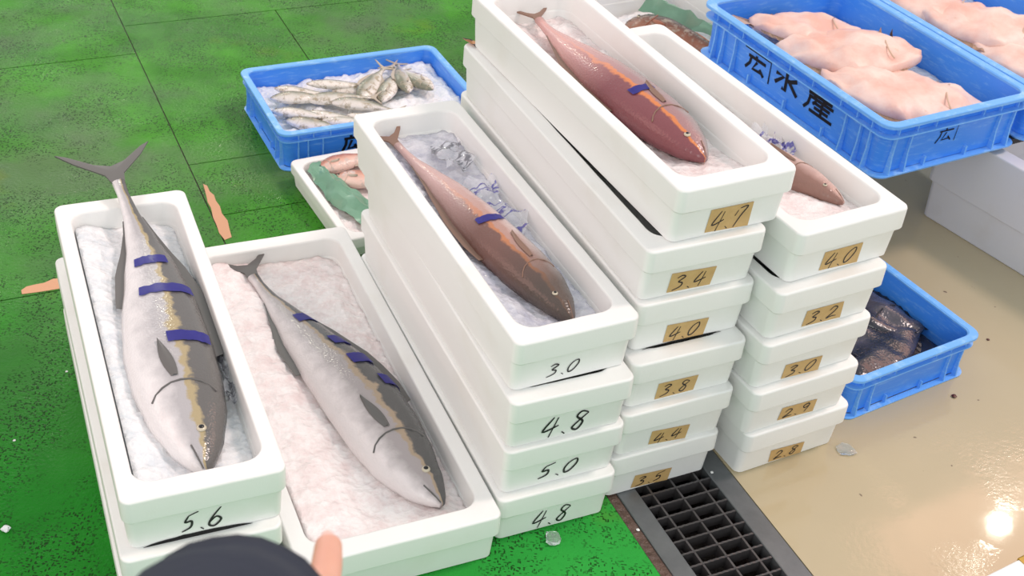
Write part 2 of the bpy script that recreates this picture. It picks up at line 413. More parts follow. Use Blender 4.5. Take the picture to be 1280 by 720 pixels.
# ------------------------------------------------------------------ foam boxes
def foam_box(label, nl, yaw, W, L, ztop, h, cat_group=None, num=None, num_at=None, tagpts=None, rim_h=.049, tx=.028, ty=.040, mat='foam', fl=.03, pen=.0042, name='foam_box', slit=None):
    z0 = ztop-h
    root = empty(name, (nl[0], nl[1], z0), yaw, label, 'box', cat_group)
    body = bmesh.new(); zr = h-rim_h
    r = .017
    loft(body, [rr(W, L, .010, .019, r*.8, .0), rr(W, L, .007, .016, r*.9, .003), rr(W, L, .004, .010, r, zr+.004),
                rr(W, L, tx+.0035, ty+.0035, .03, zr+.004), rr(W, L, tx+.006, ty+.006, .03, zr),
                rr(W, L, tx+.010, ty+.011, .03, fl+.012), rr(W, L, tx+.020, ty+.02, .028, fl)], cap0=True, cap1=True)
    mesh_obj('body', body, M[mat], root, wn=True)
    rim = bmesh.new()
    def ed(ix, iy, rad, z, amp=.0006):
        out = rr(W, L, ix, iy, rad, z, 6)
        # subdivide the long runs so the edge can be slightly chipped
        res = []
        for i, p in enumerate(out):
            q = out[(i+1) % len(out)]; d = (q-p).length; k = max(1, int(d/.035))
            for t in range(k):
                v = p.lerp(q, t/k)
                nz = noise.noise(Vector((v.x*60+nl[0]*90, v.y*60, z*90+ztop*70)))
                res.append(v+Vector((0, 0, nz*amp)))
        return res
    def edn(ix, iy, rad, z, cnt=None): return ed(ix, iy, rad, z)
    prof = [(0.0012, .0012, r, zr+.0015), (0, 0, r, zr+.004), (0, 0, r, h-.005), (.0012, .0012, r, h-.0014), (.004, .004, r, h),
            (tx-.004, ty-.004, .036, h), (tx-.001, ty-.001, .034, h-.0015), (tx, ty, .033, h-.006), (tx+.0035, ty+.0035, .031, zr+.001)]
    base = rr(W, L, 0, 0, r, 0, 6)
    ks = [max(1, int((base[(i+1) % len(base)]-base[i]).length/.035)) for i in range(len(base))]
    loops = []
    for ix, iy, rad, z in prof:
        o_ = rr(W, L, ix, iy, rad, z, 6); lp = []
        for i, p in enumerate(o_):
            q = o_[(i+1) % len(o_)]
            for t in range(ks[i]):
                v = p.lerp(q, t/ks[i])
                v.z += .0009*noise.noise(Vector((v.x*45+nl[0]*90, v.y*45, ztop*70)))
                lp.append(v)
        loops.append(lp)
    loft(rim, loops, ring=True)
    mesh_obj('rim', rim, M[mat], root, wn=True, ang=60)
    def face(eps):
        def f(p):
            t = min(1, max(0, p.y/zr)); return Vector((p.x, .016-.006*t-eps, p.y))
        return f
    if tagpts:
        bm = bmesh.new(); f = face(.0007)
        (a, b, c, d) = [Vector(p) for p in tagpts]
        n = 6
        top = [a.lerp(b, i/n) for i in range(n+1)]; bot = [d.lerp(c, i/n) for i in range(n+1)]
        rows = [[bm.verts.new(f(top[i].lerp(bot[i], j/3))) for i in range(n+1)] for j in range(4)]
        for j in range(3):
            for i in range(n): bm.faces.new((rows[j+1][i], rows[j+1][i+1], rows[j][i+1], rows[j][i]))
        bot_f = face(.0002)
        tg = mesh_obj('paper_tag', bm, M['tag'], root, smooth=False)
        tg['label'] = 'small tan paper tag with handwritten number'
        x0 = d.x+.012; x1 = c.x-.014
        writing('handwriting', num, x0, (d.y+c.y)/2+.006, x1, (a.y+b.y)/2-.007, .0030, face(.0013), tg)
    elif num:
        s0, z0_, s1, z1_ = num_at
        writing('handwriting', num, s0, z0_, s1, z1_, pen, face(.0008), root)
    if slit:  # dark strip painted as the shaded gap between this box and the one below
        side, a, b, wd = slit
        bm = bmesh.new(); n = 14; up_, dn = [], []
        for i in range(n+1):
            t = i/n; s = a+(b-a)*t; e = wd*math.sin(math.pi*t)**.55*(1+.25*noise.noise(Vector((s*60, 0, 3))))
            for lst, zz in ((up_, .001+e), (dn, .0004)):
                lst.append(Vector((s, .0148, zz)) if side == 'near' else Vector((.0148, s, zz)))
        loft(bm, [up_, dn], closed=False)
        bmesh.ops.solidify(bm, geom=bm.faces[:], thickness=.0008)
        o = mesh_obj('gap_shade_strip', bm, M['gap_shade'], root, smooth=False)
        o['label'] = 'dark strip painted as the shaded gap at the foot of the box'
    return root

DT = {6: [(.0812, .0595), (.1729, .0587), (.1745, .0038), (.0788, .0093)], 5: [(.0644, .0537), (.1604, .0502), (.1555, .0069), (.0621, .0089)],
      4: [(.0746, .0503), (.1667, .0466), (.1634, .0036), (.0741, .0068)], 3: [(.0702, .0494), (.1593, .0479), (.1562, .0081), (.069, .0074)],
      2: [(.0783, .0493), (.1672, .0407), (.1644, .0015), (.0768, .0123)], 1: [(.0697, .0452), (.1569, .0388), (.1539, .0023), (.0661, .0088)]}
DP = {6: ((.2704, 1.8801), 29.98, '4.7'), 5: ((.2324, 1.8609), 27.9, '3.4'), 4: ((.2342, 1.8625), 28.0, '4.0'),
      3: ((.2393, 1.8368), 28.0, '3.8'), 2: ((.2373, 1.8292), 28.4, '4.4'), 1: ((.2285, 1.8337), 28.0, '3.5')}
ORD = {1: 'bottom', 2: 'second from bottom', 3: 'third from bottom', 4: 'fourth from bottom', 5: 'fifth from bottom', 6: 'topmost'}
for l in range(1, 7):
    nl, yaw, t = DP[l]
    foam_box(f'white foam box tagged {t}, {"topmost and open" if l == 6 else ORD[l]} of the six-high middle stack',
             nl, yaw, .2525, .853, l*.1186, .1186, 'foam boxes in the six-high middle stack', t, tagpts=DT[l],
             tx=.028 if l == 6 else .036, slit={4: ('near', .03, .205, .004)}.get(l))
ET = {5: [(.0828, .0563), (.1769, .0556), (.1795, .0062), (.0821, .0123)], 4: [(.0902, .0515), (.1822, .0496), (.1873, .0063), (.0889, .0114)],
      3: [(.0747, .0448), (.169, .0398), (.1706, .0001), (.0739, .0069)], 2: [(.0915, .0489), (.183, .0431), (.1828, .0074), (.0882, .014)],
      1: [(.0844, .0441), (.1746, .0372), (.1749, .0028), (.0875, .007)]}
EP = {5: ((.5103, 1.9577), 32.3, '4.0'), 4: ((.4946, 1.9352), 31.4, '3.2'), 3: ((.4922, 1.9309), 31.4, '3.0'), 2: ((.4958, 1.9287), 31.2, '2.9'), 1: ((.5048, 1.9399), 31.0, '2.8')}
for l in range(1, 6):
    nl, yaw, t = EP[l]
    foam_box(f'white foam box tagged {t} in the right-hand stack, {"topmost and open" if l == 5 else ORD[l]}',
             nl, yaw, .2686, .85, l*.1198, .1198, 'foam boxes in the right-hand stack', t, tagpts=ET[l])
CP = {4: ((.0187, 1.7089), 28.61, '3.0', (.0753, .0186, .138, .0463), .0032), 3: ((.0224, 1.6903), 26.8, '4.8', (.074, .0124, .164, .0586), .0048),
      2: ((.0213, 1.6941), 27.2, '5.0', (.080, .020, .160, .054), .0046), 1: ((.0192, 1.6889), 26.9, '4.8', (.0834, .012, .160, .056), .0042)}
for l in range(1, 5):
    nl, yaw, t, at, pen = CP[l]
    foam_box(f'white foam box marked {t} in pen, {"topmost and open" if l == 4 else ORD[l]} of the four-high stack',
             nl, yaw, .2475, .842, l*.1198, .1198, 'foam boxes in the untagged four-high stack', t, num_at=at, pen=pen)
AP = {3: ((-.5656, 1.3634), 25.73), 2: ((-.572, 1.352), 25.9), 1: ((-.574, 1.349), 25.6)}
for l in (1, 2, 3):
    nl, yaw = AP[l]
    foam_box('open white foam box marked 5.6, a fish tail sticking out over its rim' if l == 3 else f'white foam box {"directly" if l == 2 else "two places"} below the open box marked 5.6' + (' levels' if 0 else ''),
             nl, yaw, .263, .874, l*.1212, .1212, 'foam boxes in the left stack', '5.6' if l == 3 else None, num_at=(.092, .0175, .158, .058),
             slit=('near', .028, .205, .0085) if l == 3 else None)
a26 = R_(26.45)
foam_box('wide open white foam box on the green floor, pinkish inside, right of the left stack',
         (.0284-.385*math.cos(a26), 1.6544-.385*math.sin(a26)), 26.45, .385, .993, .1237, .1237, rim_h=.052, tx=.032, ty=.042)
# low tray with pink fish behind it
foam_box('low white foam tray with pink fish and green plastic behind the four-high stack', (-.411, 2.563), 31.6, .30, .40, .066, .066, rim_h=.032, tx=.022, ty=.024, fl=.014)
# far box with mottled fish
foam_box('white foam tub behind the tagged stacks holding a mottled brown fish', (.4275, 2.883), 32.5, .56, .88, .29, .29, rim_h=.06, tx=.03, ty=.035, fl=.03)
# big white tub under the crates, bluish shade put into its colour
foam_box('large plain white foam tub in a painted shade tone on the beige floor under the blue crates', (1.669, 2.389), 39.6, 1.0, .9, .272, .272, rim_h=.162, tx=.05, ty=.05, mat='foam_shaded')
# corner box bottom right
nb = Vector((.979, 1.681, 0)); u34 = Vector((math.cos(R_(34)), math.sin(R_(34)), 0)); v34 = Vector((-u34.y, u34.x, 0))
q = nb - u34*.24 - v34*.5
ob = foam_box('white foam box cut off by the bottom right corner, with ochre tape', (q.x, q.y), 34, .40, .5, .12, .12)
bm = bmesh.new()
box(bm, .245, .285, .452, .5008, .1203, .1215); box(bm, .245, .285, .4998, .5012, .06, .1215)
mesh_obj('ochre_tape', bm, M['ochre'], ob, smooth=False)['label'] = 'ochre tape folded over the rim'

# ------------------------------------------------------------------ blue crates
def crate(label, o, yaw, W, L, H, z0, marks):
    root = empty('plastic_crate', (o[0], o[1], z0), yaw, label, 'crate', 'blue plastic fish crates')
    k = H/.117
    b = bmesh.new(); i0 = .020*k; i1 = .015*k; t = .004*k
    loft(b, [rr(W, L, i0+.004, i0+.004, .02*k, .0015), rr(W, L, i0, i0, .022*k, .006), rr(W, L, i1, i1, .024*k, H-.003),
             rr(W, L, i1+t, i1+t, .021*k, H-.003), rr(W, L, i0+t, i0+t, .02*k, .010), rr(W, L, i0+t+.004, i0+t+.004, .018*k, .006)], cap0=True, cap1=True)
    mesh_obj('shell', b, M['blue'], root, wn=True)
    b = bmesh.new()
    loft(b, [rr(W, L, .0, .0, .03*k, H-.007*k), rr(W, L, 0, 0, .03*k, H-.0015), rr(W, L, .0015, .0015, .029*k, H), rr(W, L, i1+t-.002, i1+t-.002, .022*k, H),
             rr(W, L, i1+t+.0008, i1+t+.0008, .021*k, H-.003), rr(W, L, i1+t+.0004, i1+t+.0004, .021*k, H-.007*k)], ring=True)
    mesh_obj('rim', b, M['blue_rim'], root, wn=True)
    b = bmesh.new(); zl = H-.030*k
    loft(b, [rr(W, L, .004, .004, .028*k, zl), rr(W, L, .004, .004, .028*k, zl+.003*k), rr(W, L, i1+.001, i1+.001, .024*k, zl+.003*k), rr(W, L, i1+.001, i1+.001, .024*k, zl)], ring=True)
    mesh_obj('rim_ledge', b, M['blue_rim'], root)
    # base flange at the corners and low skirts
    b = bmesh.new()
    loft(b, [rr(W, L, .006*k, .006*k, .028*k, .0), rr(W, L, .005*k, .005*k, .028*k, .0035*k), rr(W, L, i0-.001, i0-.001, .022*k, .0045*k), rr(W, L, i0+.002, i0+.002, .022*k, .0)], ring=True)
    mesh_obj('base_flange', b, M['blue_rim'], root)
    # ribs
    def rib_mesh(z1, deep, th):
        bm = bmesh.new()
        # in local: x outward negative face, thickness along y
        pts = [(0, .003), (-(i0-.007*k), .003), (-(i0-.007*k)*deep, z1*.5), (-(i1-.005*k), z1), (-.003*k, z1), (.002, .003)]
        A = [bm.verts.new((x, -th/2, z)) for x, z in pts]; B = [bm.verts.new((x, th/2, z)) for x, z in pts]
        n = len(pts)
        for i in range(n): bm.faces.new((A[i], A[(i+1) % n], B[(i+1) % n], B[i]))
        bm.faces.new(A[::-1]); bm.faces.new(B)
        bmesh.ops.recalc_face_normals(bm, faces=bm.faces)
        me = bpy.data.meshes.new('rib'); bm.to_mesh(me); bm.free(); me.materials.append(M['blue_rim']); return me
    rm = rib_mesh(zl+.001, .7, .0035*k)
    bw = bmesh.new(); box(bw, -(i1-.0045*k), -.003*k, -.0012*k, .0012*k, zl+.003*k, H-.004*k)
    bmesh.ops.recalc_face_normals(bw, faces=bw.faces)
    wm = bpy.data.meshes.new('web'); bw.to_mesh(wm); bw.free(); wm.materials.append(M['blue_rim'])
    bs = bmesh.new(); box(bs, -.008*k, .003, -.002*k, .002*k, .004, .024*k)
    bmesh.ops.recalc_face_normals(bs, faces=bs.faces)
    sm = bpy.data.meshes.new('rib_stub'); bs.to_mesh(sm); bs.free(); sm.materials.append(M['blue_rim'])
    def put(name, me, x, y, rot):
        o_ = bpy.data.objects.new(name, me); COL.objects.link(o_); o_.parent = root
        o_.location = (x, y, 0); o_.rotation_euler = (0, 0, R_(rot))
    for x, y, rot, ln in ((i0, None, 0, L), (W-i0, None, 180, L), (None, i0, 90, W), (None, L-i0, -90, W)):
        long_ = ln > .9*max(W, L)
        fr = (.09, .135, .205, .795, .865, .91) if long_ else (.10, .20, .80, .90)
        for f in fr:
            put('rib', rm, x if x is not None else W*f, y if y is not None else L*f, rot)
        for f in ((.09, .16, .24, .38, .5, .62, .76, .84, .91) if long_ else (.10, .22, .34, .66, .78, .90)):
            put('web', wm, (x if x is not None else W*f), (y if y is not None else L*f), rot)
        for f in ((.3, .5, .7) if long_ else (.34, .62)):
            put('rib_stub', sm, (x if x is not None else W*f), (y if y is not None else L*f), rot)
    for side, name, keys, s0, z0_, s1, z1_, w in marks:
        bm = bmesh.new()
        def mp(p):
            ins = i0+(i1-i0)*p.y/H-.0012
            return Vector((p.x, ins, p.y)) if side == 'near' else Vector((ins, L_side-p.x, p.y))
        L_side = L
        for key in keys:
            for st in KAN[key]:
                pts = [Vector((s0+a*(s1-s0), z0_+b*(z1_-z0_))) for a, b in st]
                ribbon(bm, pts, w*(.55 if key == 'frame' else 1), mp, taper=False)
        bmesh.ops.solidify(bm, geom=bm.faces[:], thickness=.0003)
        mesh_obj(name, bm, M['crateink'], root, smooth=False)['label'] = 'dark stencilled characters on the crate wall'
    return root
Lg, Wg, Hg = .7628, .5067, .1492
G = (.8461, 2.7119); H_ = (G[0]+.512*math.cos(R_(32.5)), G[1]+.512*math.sin(R_(32.5)))
MK = [('left', 'stencil_lettering', ('hiro', 'frame'), Lg-.560, .042, Lg-.478, .090, .009), ('left', 'stencil_lettering', ('mizu',), Lg-.440, .050, Lg-.345, .102, .011),
      ('left', 'stencil_lettering', ('san',), Lg-.315, .046, Lg-.205, .102, .009)]
MN = [('near', 'stencil_lettering', ('hiro', 'frame'), .198, .058, .252, .098, .004)]
crate('blue crate of pale fish with kanji on its long side, above the right-hand stack', G, 32.5, Wg, Lg, Hg, .29, MK+MN)
crate('blue crate of pale fish cut off by the top right corner', H_, 32.5, Wg, Lg, Hg, .29, [])
crate('blue crate holding black fish on the beige floor behind the right-hand stack', (.7562, 2.1497), 34.5, .3988, .6004, .1174, 0, [])
crate('blue crate of small silver fish on the green floor at upper left', (-.6502, 2.9366), 28.85, .6004, .3988, .1174, 0,
      [('near', 'stencil_lettering', ('hiro', 'frame'), .180, .030, .228, .078, .008), ('near', 'stencil_lettering', ('mizu',), .262, .030, .314, .080, .009), ('near', 'stencil_lettering', ('san',), .345, .030, .40, .080, .007)])
# dark strip the crates sit on
bm = bmesh.new(); cg, sg = math.cos(R_(32.5)), math.sin(R_(32.5))
box(bm, .06, 1.0, .035, .12, .2725, .2895)
st = mesh_obj('rubber_strip', bm, M['black'], None, smooth=False); st.location = (G[0], G[1], 0); st.rotation_euler = (0, 0, R_(32.5))
tag(st, 'black strip between the large foam tub and the blue crates', 'strip')

# ------------------------------------------------------------------ ice fills
def ice(label, o, yaw, W, L, ix, iy, zf, z0, mat, res=.008, amp=.006, seed=0, rad=.03, group=None):
    bm = bmesh.new()
    nx = max(4, int((W-2*ix)/res)); ny = max(4, int((L-2*iy)/res))
    g = []
    for j in range(ny+1):
        row = []
        for i in range(nx+1):
            x = ix+(W-2*ix)*i/nx; y = iy+(L-2*iy)*j/ny
            # round the corners by pulling in
            cx = min(max(x, ix+rad), W-ix-rad); cy = min(max(y, iy+rad), L-iy-rad)
            d = Vector((x-cx, y-cy)); m_ = max(abs(d.x), abs(d.y))
            if d.x and d.y and d.length > 0:
                d = d*(m_/d.length); x, y = cx+d.x, cy+d.y
            p = Vector((x*22+seed*7, y*22, seed))
            n1 = noise.noise(p); n2 = noise.noise(p*3.1); n3 = noise.cell(p*2.3)
            z = zf(x, y)+amp*(n1*.9+n2*.55+(n3-.5)*.35)
            row.append(bm.verts.new((x, y, z)))
        g.append(row)
    for j in range(ny):
        for i in range(nx): bm.faces.new((g[j][i], g[j][i+1], g[j+1][i+1], g[j+1][i]))
    # skirt down to the floor of the container
    ring = [g[0][i] for i in range(nx)]+[g[j][nx] for j in range(ny)]+[g[ny][i] for i in range(nx, 0, -1)]+[g[j][0] for j in range(ny, 0, -1)]
    low = [bm.verts.new((v.co.x, v.co.y, min(z0, v.co.z-.002))) for v in ring]
    for i in range(len(ring)):
        j = (i+1) % len(ring); bm.faces.new((ring[j], ring[i], low[i], low[j]))
    ob_ = mesh_obj('crushed_ice', bm, M[mat], None, ang=None)
    ob_.location = (o[0], o[1], 0); ob_.rotation_euler = (0, 0, R_(yaw))
    return tag(ob_, label, 'ice', group, 'stuff')
def sm(a, b, x):
    t = min(1, max(0, (x-a)/(b-a))); return t*t*(3-2*t)
ice('crushed ice around the big fish in the box marked 5.6', AP[3][0], AP[3][1], .263, .874, .0325, .0445,
    lambda x, y: .322+.020*sm(.10, .04, x)-.012*sm(.17, .21, x), .276, 'ice', seed=1)
ob_b = (.0284-.385*math.cos(a26), 1.6544-.385*math.sin(a26))
ice('crushed ice tinted as in pink light around the fish in the wide box on the floor', ob_b, 26.45, .385, .993, .037, .047,
    lambda x, y: .082+.024*sm(.20, .07, x)+.006*sm(.3, .05, y)-.012*sm(.30, .34, x), .032, 'ice_pink_light', seed=2)
ice('grey ice beside the fish on top of the four-high stack', CP[4][0], CP[4][1], .2475, .842, .0325, .0445,
    lambda x, y: .426+.010*sm(.10, .05, x)+.006*sm(.6, .75, y), .391, 'ice_grey', seed=3)
ice('ice around the reddish fish in the topmost box tagged 4.7', DP[6][0], DP[6][1], .2525, .853, .0325, .0445,
    lambda x, y: .650+.020*sm(.10, .05, x)+.010*sm(.2, .1, y), .625, 'ice_pink_light', seed=4)
ice('ice in the open box topping the right-hand stack', EP[5][0], EP[5][1], .2686, .85, .0325, .0445,
    lambda x, y: .555+.006*sm(.12, .05, x)-.008*sm(.18, .23, x), .511, 'ice_pink_light', seed=5)
ice('crushed ice under the small silver fish in the upper left crate', (-.6502, 2.9366), 28.85, .6004, .3988, .026, .026,
    lambda x, y: .064+.012*sm(.2, .5, x)+.006*noise.noise(Vector((x*9, y*9, 1))), .008, 'ice', seed=6, rad=.02, amp=.009)
ice('ice under the black fish in the crate behind the right-hand stack', (.7562, 2.1497), 34.5, .3988, .6004, .026, .026,
    lambda x, y: .030, .008, 'dark_water', seed=7, rad=.02, amp=.004)
ice('ice bed under the pale fish in the crate with kanji', G, 32.5, Wg, Lg, .033, .033, lambda x, y: .345, .30, 'ice', seed=8, rad=.02, res=.014)
ice('ice bed under the pale fish in the cut-off crate', H_, 32.5, Wg, Lg, .033, .033, lambda x, y: .345, .30, 'ice', seed=9, rad=.02, res=.014)
ice('wet ice in the low tray of pink fish', (-.411, 2.563), 31.6, .30, .40, .030, .032, lambda x, y: .034, .016, 'ice_pink_light', seed=10, rad=.02, res=.01)

# ------------------------------------------------------------------ fish
PROF = [(0, .10), (.03, .36), (.08, .60), (.16, .84), (.27, .98), (.38, 1.0), (.52, .90), (.66, .68), (.80, .40), (.90, .20), (.96, .15), (1.0, .17)]
def prof(t, P=PROF):
    for (a, u), (b, w) in zip(P, P[1:]):
        if t <= b:
            k = (t-a)/(b-a); k = k*k*(3-2*k)*.5+k*.5; return u+(w-u)*k
    return P[-1][1]
def fish(name, label, cat, o, yaw, path, dors, hmax, tmax, m_body, m_fin, group=None, fork=.11, tail_spread=1.0, tail_dir=None, tail_updir=None, fins=True, open_mouth=True, eye_r=None, NS=26, NR=14, lift=0, P=PROF, z0=0):
    """path: box-local points head -> tail root; dors: vector towards the back; the fish lies on its side"""
    pts = catmull([Vector(p)+Vector((0, 0, lift)) for p in path], 8)
    cum = [0]
    for a, b in zip(pts, pts[1:]): cum.append(cum[-1]+(b-a).length)
    Lt = cum[-1]
    def at(t):
        s = t*Lt
        for i in range(len(cum)-1):
            if s <= cum[i+1]+1e-9:
                k = (s-cum[i])/max(1e-9, cum[i+1]-cum[i]); return pts[i].lerp(pts[i+1], k)
        return pts[-1]
    def fr(t):
        T = (at(min(1, t+.03))-at(max(0, t-.03))).normalized()
        D = Vector(dors); D = (D-T*D.dot(T)).normalized(); U = T.cross(D)
        if U.z < 0: U = -U
        return at(t), T, D, U
    root = empty(name, (o[0], o[1], z0), yaw, label, cat, group)
    bm = bmesh.new(); lay = bm.verts.layers.float_vector.new('fs'); loops = []
    for k in range(NS+1):
        t = k/NS; t = t**1.25 if t < .5 else t
        p, T, D, U = fr(t); h = prof(t, P)*hmax/2; w = max(prof(t, P)**.9*tmax/2, hmax*.03)
        lp = []
        for i in range(NR):
            a = 2*math.pi*i/NR; c, s = math.cos(a), math.sin(a)
            v = bm.verts.new(p+D*(h*c*(1.0 if c > 0 else 1.02))+U*(w*math.copysign(abs(s)**.85, s)))
            v[lay] = Vector((t, c, 0)); lp.append(v)
        loops.append(lp)
    for a, b in zip(loops, loops[1:]):
        for i in range(NR):
            j = (i+1) % NR; bm.faces.new((a[i], a[j], b[j], b[i]))
    bm.faces.new(loops[0][::-1]); bm.faces.new(loops[-1])
    body = mesh_obj('body', bm, m_body, root, ang=None)
    # tail fin
    p, T, D, U = fr(1.0)
    if tail_dir: T = Vector(tail_dir).normalized()
    if tail_updir: D = Vector(tail_updir).normalized()
    U = T.cross(D).normalized(); th = .0016
    f = fork; sp = hmax*.62*tail_spread
    outl = [(-.012, .07*hmax), (.25*f, .20*sp), (.75*f, .72*sp), (1.1*f, 1.0*sp), (1.0*f, .80*sp), (.62*f, .32*sp), (.50*f, 0), (.62*f, -.32*sp), (1.0*f, -.80*sp), (1.1*f, -1.0*sp), (.75*f, -.72*sp), (.25*f, -.20*sp), (-.012, -.07*hmax)]
    bm = bmesh.new()
    A = [bm.verts.new(p+T*a+D*b+U*th) for a, b in outl]; B = [bm.verts.new(p+T*a+D*b-U*th) for a, b in outl]; n = len(outl)
    ca = bm.verts.new(p+T*.3*f+U*th*1.5); cb = bm.verts.new(p+T*.3*f-U*th*1.5)
    for i in range(n):
        j = (i+1) % n
        bm.faces.new((A[i], A[j], ca)); bm.faces.new((B[j], B[i], cb)); bm.faces.new((A[j], A[i], B[i], B[j]))
    mesh_obj('tail_fin', bm, m_fin, root)
    def fin(nm, t0, t1, sign, ht, lean=.5, n=8):
        bm = bmesh.new(); lo, hi = [], []
        for i in range(n+1):
            t = t0+(t1-t0)*i/n; p, T, D, U = fr(t); h = prof(t, P)*hmax/2
            e = ht*max(.10, math.sin(math.pi*min(1, (i+.6)/n*.9+.08))**.8*(1-.55*i/n))
            lo.append(p+D*sign*h*.93); hi.append(p+D*sign*(h+e)+T*e*lean)
        A = [bm.verts.new(v+U*.0012) for v in lo]; B = [bm.verts.new(v) for v in hi]; C = [bm.verts.new(v-U*.0012) for v in lo]
        for i in range(n):
            bm.faces.new((A[i], A[i+1], B[i+1], B[i])); bm.faces.new((C[i+1], C[i], B[i], B[i+1]))
        mesh_obj(nm, bm, m_fin, root)
    if fins:
        fin('dorsal_fin', .34, .88, 1, hmax*.16); fin('anal_fin', .56, .88, -1, hmax*.13)
        # pectoral fin lying on the flank
        def surf(t, deg, off):
            p, T, D, U = fr(t); h = prof(t, P)*hmax/2; w = max(prof(t, P)**.9*tmax/2, hmax*.03)
            c, s_ = math.cos(R_(deg)), math.sin(R_(deg))
            return p+D*h*c+U*w*math.copysign(abs(s_)**.85, s_)+(D*c+U*s_)*off
        bm = bmesh.new(); r1, r2, r3 = [], [], []
        for k in range(8):
            t = .235+.12*k/7; cen = 96+8*k/7; hw = 7.5*math.sin(math.pi*(.18+.80*k/7))+.6
            r1.append(surf(t, cen-hw, .0006)); r2.append(surf(t, cen, .0035+.004*k/7)); r3.append(surf(t, cen+hw, .0006))
        loft(bm, [r1, r2, r3], closed=False)
        mesh_obj('pectoral_fin', bm, m_fin, root, ang=None)
    # gill cover: crescent ridge
    p, T, D, U = fr(.205); bm = bmesh.new(); arc = []
    for i in range(9):
        a = R_(-62+124*i/8)
        tt = .175+.045*math.cos(a*1.2); pp, T2, D2, U2 = fr(tt); h = prof(tt, P)*hmax/2; w = max(prof(tt, P)**.9*tmax/2, .002)
        arc.append(pp+D2*h*math.sin(a)*.9+U2*(w*math.copysign(abs(math.cos(math.asin(max(-1, min(1, .9*math.sin(a))))))**.85, 1)*1.0))
    tube(bm, arc, hmax*.012, 6); mesh_obj('gill_cover', bm, m_fin, root)
    # eye
    er = eye_r or hmax*.055
    pp, T2, D2, U2 = fr(.085); h = prof(.085, P)*hmax/2; w = prof(.085, P)**.9*tmax/2
    bm = bmesh.new(); bmesh.ops.create_uvsphere(bm, u_segments=12, v_segments=8, radius=er)
    bmesh.ops.scale(bm, vec=(1, 1, .5), verts=bm.verts)
    e = mesh_obj('eye', bm, M['eyewhite'], root, ang=None); e.location = pp+D2*h*.22+U2*w*.96
    bm = bmesh.new(); bmesh.ops.create_uvsphere(bm, u_segments=10, v_segments=6, radius=er*.58)
    bmesh.ops.scale(bm, vec=(1, 1, .5), verts=bm.verts)
    e2 = mesh_obj('pupil', bm, M['pupil'], e, ang=None); e2.location = (0, 0, er*.36)
    # mouth line
    bm = bmesh.new(); mp_ = []
    for i in range(5):
        tt = .002+.05*i/4; a = -.25-.1*i/4; pp, T2, D2, U2 = fr(tt); h = prof(tt, P)*hmax/2; w = max(prof(tt, P)**.9*tmax/2, hmax*.03)
        mp_.append(pp+D2*h*a+U2*w*.97)
    tube(bm, mp_, hmax*.010, 5); mesh_obj('mouth', bm, M['tuna_fin'] if m_fin is M['tuna_fin'] else M['fin_brown'], root)
    return root, fr, P, hmax, tmax
def strip(label, fi, t0, width, a0, a1, group='printed blue strips lying across the fish'):
    root, fr, P, hmax, tmax = fi
    bm = bmesh.new(); rows = []
    for k in range(4):
        t = t0+width*(k/3-.5); row = []
        for i in range(11):
            a = R_(a0+(a1-a0)*i/10); t2 = t+.006*noise.noise(Vector((i*.9, k, t0*50)))
            p, T, D, U = fr(t2); h = prof(t2, P)*hmax/2+.0018; w = prof(t2, P)**.9*tmax/2+.0018
            c, s = math.cos(a), math.sin(a)
            row.append(p+D*h*c+U*w*math.copysign(abs(s)**.85, s))
        rows.append(row)
    loft(bm, rows, closed=False); bmesh.ops.solidify(bm, geom=bm.faces[:], thickness=.0006)
    o_ = mesh_obj('blue_strip', bm, M['bluetape'], None)
    o_.location = root.location; o_.rotation_euler = root.rotation_euler
    tag(o_, label, 'strip', group)

oA, yA = AP[3]
fA = fish('large_fish', 'large dark-backed silver fish in the box marked 5.6, tail over the rim', 'fish', oA, yA,
     [(.142, .062, .335), (.140, .20, .338), (.140, .36, .340), (.150, .55, .342), (.150, .70, .350), (.140, .80, .378), (.132, .865, .405)],
     (1, .02, 0), .158, .105, M['fishA'], M['tuna_fin'], fork=.11, tail_spread=1.0, tail_dir=(-.12, 1, .1), tail_updir=(1, .15, -.04))
for t0, a0, a1, pl in ((.68, 55, 125, 'nearest the tail'), (.55, 30, 120, 'at mid body'), (.36, 28, 92, 'nearest the head')):
    strip(f'printed blue strip across the fish in the box marked 5.6, {pl}', fA, t0, .035, a0, a1)
yB = 26.45
KB = .385-.258
fB = fish('large_fish', 'large silver fish with grey back lying diagonally in the wide box on the floor', 'fish', ob_b, yB,
     [(.200+KB-.03, .085, .098), (.175+KB-.035, .20, .102), (.115+KB-.005, .42, .104), (.06+KB, .64, .100), (.03+KB-.005, .80, .098), (.02+KB-.01, .88, .10)],
     (1, .25, 0), .158, .095, M['fishB'], M['tuna_fin'], fork=.09, tail_spread=.75, tail_dir=(-.05, 1, .05), tail_updir=(1, .2, .1))
for t0, a0, a1, pl in ((.74, 10, 90, 'nearest the tail'), (.60, -40, 70, 'second from the tail'), (.50, 20, 75, 'at mid body'), (.40, -40, 55, 'nearest the head')):
    strip(f'printed blue strip across the fish in the wide floor box, {pl}', fB, t0, .042, a0, a1)
oC, yC = CP[4][:2]
fC = fish('large_fish', 'slender brown-backed fish with a dark head on top of the four-high stack', 'fish', oC, yC,
     [(.150, .075, .440), (.142, .18, .444), (.118, .33, .446), (.100, .52, .446), (.078, .66, .446), (.066, .735, .450)],
     (-1, .1, 0), .105, .078, M['fishC'], M['fin_brown'], fork=.07, tail_spread=.8)
strip('printed blue-violet strip across the slender brown fish in the four-high stack', fC, .45, .03, 60, 130)
oD, yD = DP[6][:2]
